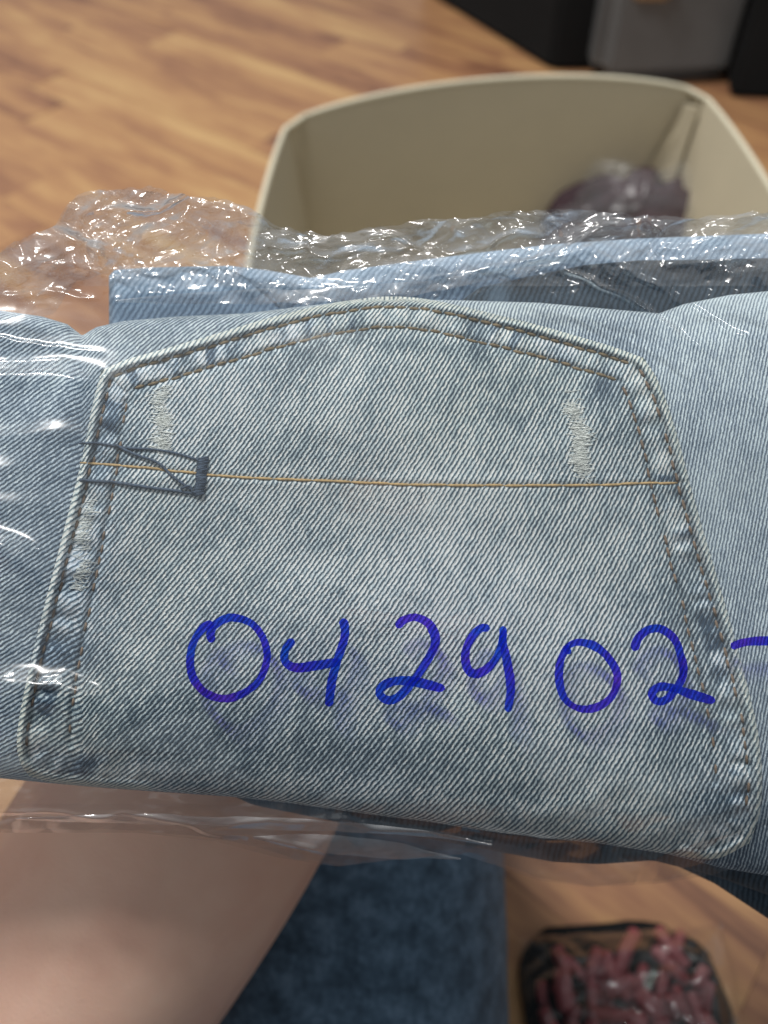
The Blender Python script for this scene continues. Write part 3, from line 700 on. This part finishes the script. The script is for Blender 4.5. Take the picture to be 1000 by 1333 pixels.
# ------------------------------------------------------------------ storage bin
HR = 0.208
def on_h(px, py, hz): return floor_pt(px, py, hz)
bl = on_h(377, 163, HR); br = on_h(912, 124, HR); fl0 = on_h(350, 292, HR); fr0 = on_h(996, 272, HR)
fl = bl + (fl0 - bl) * 2.1; fr = br + (fr0 - br) * 1.75
binc = (bl + br + fl + fr) / 4
bin_ = empty('storage_bin', (binc[0], binc[1], 0), 'cream open-topped board storage bin with arched rim standing on the wooden floor', 'storage bin')
def foot(p): q = binc + (p - binc) * 0.86; return np.array([q[0], q[1], 0.004])
TW = 0.0035
def wall(name, a, b, arch=0.0, bow=0.0, n=28, m=12):
    d = (b - a); nrm = np.cross(d, [0, 0, 1]); nrm /= np.linalg.norm(nrm)
    if nrm @ (binc - a) > 0: nrm = -nrm
    t = np.linspace(0, 1, n); s = np.linspace(0, 1, m)
    Tt, Ss = np.meshgrid(t, s)
    top = a + Tt[..., None] * d; bt = foot(a) + Tt[..., None] * (foot(b) - foot(a))
    p = bt * (1 - Ss[..., None]) + top * Ss[..., None]
    par = 1 - (2 * Tt - 1) ** 2; par2 = np.clip(par, 0, 1) ** 0.75
    p[..., 2] += arch * par2 * Ss
    p = p + nrm * (bow * par * Ss)[..., None]
    inner = p.reshape(-1, 3); outer = (p + nrm * TW).reshape(-1, 3)
    F = list(map(tuple, grid_faces(m, n))); k = len(inner)
    F2 = [tuple(i + k for i in f[::-1]) for f in F]
    side = []
    loop = [i for i in range(n)] + [r * n + n - 1 for r in range(1, m)] + [(m - 1) * n + i for i in range(n - 2, -1, -1)] + [r * n for r in range(m - 2, 0, -1)]
    for i, j in zip(loop, loop[1:] + loop[:1]): side.append((i, i + k, j + k, j))
    o = mesh_obj(name, np.vstack([inner, outer]), F + F2 + side, M['board'], bin_, smooth=False)
    edge = p[-1] + nrm * TW / 2
    return o, edge
# right rear corner is a folded flap: narrow at the rim, wider below
_, e1 = wall('rear_wall', bl, br, 0.020, 0.004)
_, e2 = wall('side_wall', br, fr, 0.006, 0.004)
_, e3 = wall('front_wall', fr, fl, 0.020, 0.004)
_, e4 = wall('side_wall', fl, bl, 0.006, 0.004)
rimp = np.vstack([e1[1:-1], e2[1:-1], e3[1:-1], e4[1:-1], e1[1:2]])
rimp = resample(rimp, 260)
mb = MB(); mb.tube(rimp, 0.0021, 8); mb.build('rim', M['rim'], bin_)
fp = [foot(p) for p in (bl, br, fr, fl)]
mesh_obj('base', [f + [0, 0, 0.001] for f in fp] + [f - [0, 0, 0.003] for f in fp], [(0, 1, 2, 3), (7, 6, 5, 4), (0, 4, 5, 1), (1, 5, 6, 2), (2, 6, 7, 3), (3, 7, 4, 0)], M['board'], bin_, smooth=False)
# folded flap inside the right rear corner
d1 = (bl - br) / np.linalg.norm(bl - br); d2 = (fr - br) / np.linalg.norm(fr - br)
c_top = br + [0, 0, -0.004]
A_ = [c_top + d1 * 0.012 + d2 * 0.004, c_top + d2 * 0.010 + d1 * 0.002, foot(br) + d2 * 0.020 + d1 * 0.004 + [0, 0, 0.003], foot(br) + d1 * 0.022 + d2 * 0.006 + [0, 0, 0.003]]
A_.insert(4, (c_top * 0.78 + foot(br) * 0.22) + d1 * 0.024 + d2 * 0.005)
o_ = [p + (d1 + d2) * 0.0015 for p in A_]
n5 = len(A_)
mesh_obj('corner_flap', A_ + o_, [tuple(range(n5)), tuple(range(n5, 2 * n5))[::-1]] + [(i, (i + 1) % n5, (i + 1) % n5 + n5, i + n5) for i in range(n5)], M['board'], bin_, smooth=False)

def blob(name, c, r, mat, seed, lab=None, cat=None, amp=0.25, parent=None, seg=40, freq=2.2, sq=3.0, mat2=None):
    """crumpled bundle: a squarish superellipsoid with folds"""
    th = np.linspace(0, math.pi, seg); ph = np.linspace(0, 2 * math.pi, seg * 2, endpoint=False)
    Ph, Tt = np.meshgrid(np.r_[ph, 2 * math.pi], th)
    x = np.sin(Tt) * np.cos(Ph); y = np.sin(Tt) * np.sin(Ph); z = np.cos(Tt)
    k = (np.abs(x) ** sq + np.abs(y) ** sq + np.abs(z) ** sq) ** (-1 / sq)
    f = 1 + amp * (crumple(Ph * 60 / freq * 2 * 0 + np.abs(x * 70) + z * 30, y * 70 + z * 45, 34 / freq * 2, seed) * 0.5)
    Pn = np.stack([x * k * f * r[0], y * k * f * r[1], np.maximum(z * k * f * r[2], -r[2])], -1) + np.array(c)
    o = mesh_obj(name, Pn.reshape(-1, 3), grid_faces(seg, seg * 2 + 1), mat, parent)
    if lab: tag(o, lab, cat)
    return o
pc = floor_pt(832, 280, 0.12)
blob('packed_garment', (pc[0], pc[1] - 0.01, 0.083), (0.080, 0.038, 0.070), M['maroon'], 3, 'dark maroon garment lying at the right end inside the cream bin', 'garment', 0.35)
blob('garment_wrapper', (pc[0] + 0.002, pc[1] - 0.011, 0.088), (0.083, 0.041, 0.073), M['film_dull'], 4, 'clear crinkled plastic wrapper round the dark maroon garment in the bin', 'wrapper', 0.35)

# ------------------------------------------------------------------ things standing further back
def rbox(name, corners, z1, mat, lab, cat, bev=0.006):
    bm = bmesh.new(); lo = [bm.verts.new((c[0], c[1], 0.001)) for c in corners]; hi = [bm.verts.new((c[0], c[1], z1)) for c in corners]
    bm.faces.new(lo[::-1]); bm.faces.new(hi); n = len(corners)
    for i in range(n): bm.faces.new((lo[i], lo[(i + 1) % n], hi[(i + 1) % n], hi[i]))
    bmesh.ops.recalc_face_normals(bm, faces=bm.faces)
    bmesh.ops.bevel(bm, geom=list(bm.edges), offset=bev, segments=3, affect='EDGES')
    me = bpy.data.meshes.new(name); bm.to_mesh(me); bm.free(); me.materials.append(mat)
    o = bpy.data.objects.new(name, me); COL.objects.link(o); return tag(o, lab, cat)
q0 = floor_pt(716, 92)[:2]; q1 = floor_pt(548, -12)[:2]; e_ = (q1 - q0); nn = np.array([0.32, 0.10])
cab = rbox('black_cabinet', [q0, q0 + np.array([0.10, 0.0]), q0 + np.array([0.10, 0.0]) + e_ * 1.0 + [0.2, 0.1], q1], 0.45, M['black'], 'black low cabinet standing on the wooden floor left of the grey sack', 'cabinet')
s0 = floor_pt(868, 138)
sack = empty('grey_sack', (s0[0], s0[1] + 0.06, 0), 'slate grey slumped sack with brown tape behind the cream bin', 'sack')
bw = np.array([0.20, 0.02]); s00 = floor_pt(768, 118)[:2]
sb = rbox('sack_body', [s00, s00 + bw, s00 + bw + [0.03, 0.17], s00 + [0.01, 0.17]], 0.36, M['sack'], None, None, 0.022)
sb.location = [-v for v in sack.location]; sb.parent = sack
tp = P(855, 6, 1.02)
blob('tape', (tp[0], s00[1] + 0.010, tp[2] + 0.015), (0.032, 0.012, 0.022), M['tape'], 8, amp=0.5, parent=sack, seg=24)
q2 = floor_pt(948, 128)[:2]
rbox('black_box', [q2, q2 + [0.5, -0.05], q2 + [0.6, 0.5], q2 + [0.09, 0.45]], 0.5, M['black'], 'black box standing at the right edge of the picture beyond the bin', 'box')

# ------------------------------------------------------------------ the person: forearm with hand under the package, and one trouser leg
person = empty('person', tuple(P(200, 1200, 0.27)), 'person holding the wrapped jeans on a bare forearm, wearing dark blue jeans', 'person')
def skinned(name, chains, radii, mat, parent, sub=2):
    me = bpy.data.meshes.new(name); V = []; Ed = []; Rr = []
    off = np.array(parent.location)
    for ch, rd in zip(chains, radii):
        last = None
        for p, r_ in zip(ch, rd):
            if isinstance(p, int): last = p; continue
            V.append(tuple(np.array(p) - off)); Rr.append(r_); i = len(V) - 1
            if last is not None: Ed.append((last, i))
            last = i
    me.from_pydata(V, Ed, []); o = bpy.data.objects.new(name, me); COL.objects.link(o); o.parent = parent
    sk = o.modifiers.new('skin', 'SKIN'); 
    for i, r_ in enumerate(Rr): me.skin_vertices[0].data[i].radius = (r_, r_)
    me.skin_vertices[0].data[0].use_root = True
    sk.use_smooth_shade = True
    su = o.modifiers.new('sub', 'SUBSURF'); su.levels = sub; su.render_levels = sub
    me.materials.append(mat); return o
def Q(px, py, z): return P(px, py, z)
arm = [Q(-330, 1850, .325), Q(-190, 1650, .31), Q(-40, 1460, .30), Q(96, 1285, .29), Q(200, 1110, .29), Q(308, 960, .285), Q(395, 860, .272), Q(440, 790, .266)]
ar = [.052, .051, .0505, 0.0520, .0550, .050, .032, .026]
me = bpy.data.meshes.new('tmp')
fingers = []; fr_ = []
palm_i = 7
spread = [(395, 700), (450, 680), (505, 685), (556, 705)]
ln = [1.0, 1.12, 1.05, .85]
for k, (fx, fy) in enumerate(spread):
    g = ln[k]; dx = (fx - 440) * 0.35
    fingers.append([palm_i, Q(fx, fy, .258), Q(fx + dx, fy - 95 * g, .252), Q(fx + dx * 1.5, fy - 160 * g, .246), Q(fx + dx * 1.8, fy - 205 * g, .242)])
    fr_.append([0, .0105, .0092, .0085, .007])
fingers.append([6, Q(330, 800, .262), Q(285, 735, .256), Q(262, 675, .25)]); fr_.append([0, .014, .0105, .008])
skinned('forearm_and_hand', [arm] + fingers, [ar] + fr_, M['skin'], person)
# trouser leg: an uneven denim tube
def leg_mesh():
    ctr = np.array([Q(395, 1750, .33), Q(420, 1550, .35), Q(440, 1380, .37), Q(452, 1230, .385), Q(452, 1090, .40), Q(450, 960, .415), Q(445, 850, .43), Q(440, 790, .435)])
    c = resample(smooth_poly(ctr, 0.01), 120); n = len(c)
    rad = 0.073 * np.ones(n); rad = rad * np.interp(np.linspace(0, 1, n), [0, .35, .8, .93, 1], [1.02, 1.0, .98, .80, .05])
    tg = np.gradient(c, axis=0); tg /= np.linalg.norm(tg, axis=1)[:, None]
    V = []; UV = []; na = 96; dl = np.r_[0, np.cumsum(np.linalg.norm(np.diff(c, axis=0), axis=1))]
    for i in range(n):
        a = np.cross(tg[i], AF); a /= np.linalg.norm(a); b = np.cross(a, tg[i])
        for k in range(na + 1):
            t_ = 2 * math.pi * k / na
            rr = rad[i] * (1 + 0.030 * float(fbm(np.array(math.cos(t_) * 1.6 + i * .05), np.array(math.sin(t_) * 1.6 + i * .03), 171, 3)))
            V.append(c[i] + rr * (math.cos(t_) * a + math.sin(t_) * b)); UV.append((k / na * 2 * math.pi * 73, dl[i] * 1000))
    return mesh_obj('trouser_leg', V, grid_faces(n, na + 1), M['worn'], person, uv=np.array(UV), attrs={'wash': np.full(len(V), .42), 'tint': np.full(len(V), -.1)})
leg_mesh()

# the rest of the seated person, unseen round the camera; added to block light
skinned('torso', [[(0.02, -0.60, 0.12), (0.02, -0.60, 0.30), (0.02, -0.58, 0.50), (0.02, -0.56, 0.66), (0.02, -0.54, 0.76)], [3, (-0.17, -0.56, 0.66), (-0.26, -0.46, 0.50), (-0.245, -0.30, 0.33)], [3, (0.21, -0.56, 0.66), (0.30, -0.46, 0.50), (0.27, -0.26, 0.42)]],
        [[.17, .165, .16, .11, .06], [0, .07, .055, .05], [0, .07, .055, .045]], M['shirt'], person)
skinned('trouser_thigh', [[(0.10, -0.58, 0.10), (0.22, -0.28, 0.12), (0.30, -0.06, 0.13), (0.245, 0.06, 0.10)], [0, (-0.05, -0.54, 0.10), (-0.18, -0.24, 0.12), (-0.33, -0.08, 0.12)]],
        [[.10, .085, .075, .055], [0, .09, .08, .07]], M['worn'], person)  # right knee drawn forward, out of view, to shade the floor
skinned('head', [[(0.02, -0.53, 0.78), (0.02, -0.50, 0.87), (0.02, -0.51, 0.95)]], [[.055, .088, .085]], M['skin'], person)
# ------------------------------------------------------------------ packet of pink rods on the floor, bottom right
pk = floor_pt(815, 1300)
tray = empty('rod_packet', (pk[0], pk[1], 0), 'clear plastic packet on a black sheet holding loose pink rods, bottom right', 'packet')
bx = [floor_pt(676, 1226)[:2], floor_pt(925, 1212)[:2], floor_pt(985, 1480)[:2], floor_pt(680, 1480)[:2]]
bm = bmesh.new()
cb = sum(bx) / 4; ring = []
for k in range(40):
    th_ = 2 * math.pi * k / 40; c_, s_ = math.cos(th_), math.sin(th_); kk = (abs(c_) ** 4 + abs(s_) ** 4) ** -0.25 * (1 + 0.07 * float(fbm(np.array(c_ * 3), np.array(s_ * 3), 201, 2)))
    ring.append(cb + np.array([c_ * kk * 0.052, s_ * kk * 0.050]))
V = [(p[0], p[1], 0.004 + 0.003 * random.random()) for p in ring] + [(p[0], p[1], 0.0005) for p in ring]
mesh_obj('black_sheet', V, [tuple(range(40)), tuple(range(40, 80))[::-1]] + [(i, (i + 1) % 40, (i + 1) % 40 + 40, i + 40) for i in range(40)], M['black'], tray, smooth=False)
# one rod mesh, shared
def rod_mesh():
    V, F = tube_verts([(-0.015, 0, 0), (-0.0135, 0, 0), (0, 0.0008, 0), (0.0135, 0, 0), (0.015, 0, 0)], np.array([.0020, .0032, .0033, .0032, .0020]), 8)
    me = bpy.data.meshes.new('pink_rod'); me.from_pydata([tuple(v) for v in V], [], F); me.polygons.foreach_set('use_smooth', [True] * len(F)); me.materials.append(M['pinkrod']); return me
rm = rod_mesh()
B0, B1, B2, B3 = [np.array(b) for b in bx]
for k in range(78):
    s_, t_ = random.uniform(.10, .90), random.uniform(.10, .92)
    p = (B0 * (1 - s_) + B1 * s_) * (1 - t_) + (B3 * (1 - s_) + B2 * s_) * t_
    o = bpy.data.objects.new('pink_rod', rm); COL.objects.link(o)
    o.location = (p[0], p[1], 0.006 + 0.0045 * (k // 25)); o.rotation_euler = (0, random.uniform(-.08, .08), random.uniform(0.9, 2.6) if random.random() < .7 else random.uniform(0, 3.1))
    o.scale = (random.uniform(.35, .85),) + (random.uniform(.8, 1.2),) * 2
    tag(o, 'short pink rod lying loose in the clear packet, bottom right', 'rod', 'pink rods heaped in the clear packet')
n = 90; s_ = np.linspace(-.04, 1.04, n); t_ = np.linspace(-.02, 1, n); Sg, Tg = np.meshgrid(s_, t_)
Pp = ((B0 * (1 - Sg[..., None]) + B1 * Sg[..., None]) * (1 - Tg[..., None]) + (B3 * (1 - Sg[..., None]) + B2 * Sg[..., None]) * Tg[..., None])
dome = np.clip(np.minimum(np.minimum(Sg + .04, 1.04 - Sg) * 5, (Tg + .02) * 5), 0, 1) ** .5
Z = 0.002 + dome * (0.030 + 0.006 * crumple(Sg * 300, Tg * 300, 60, 91))
mesh_obj('clear_cover', np.concatenate([Pp, Z[..., None]], -1).reshape(-1, 3), grid_faces(n, n), M['film'], tray)
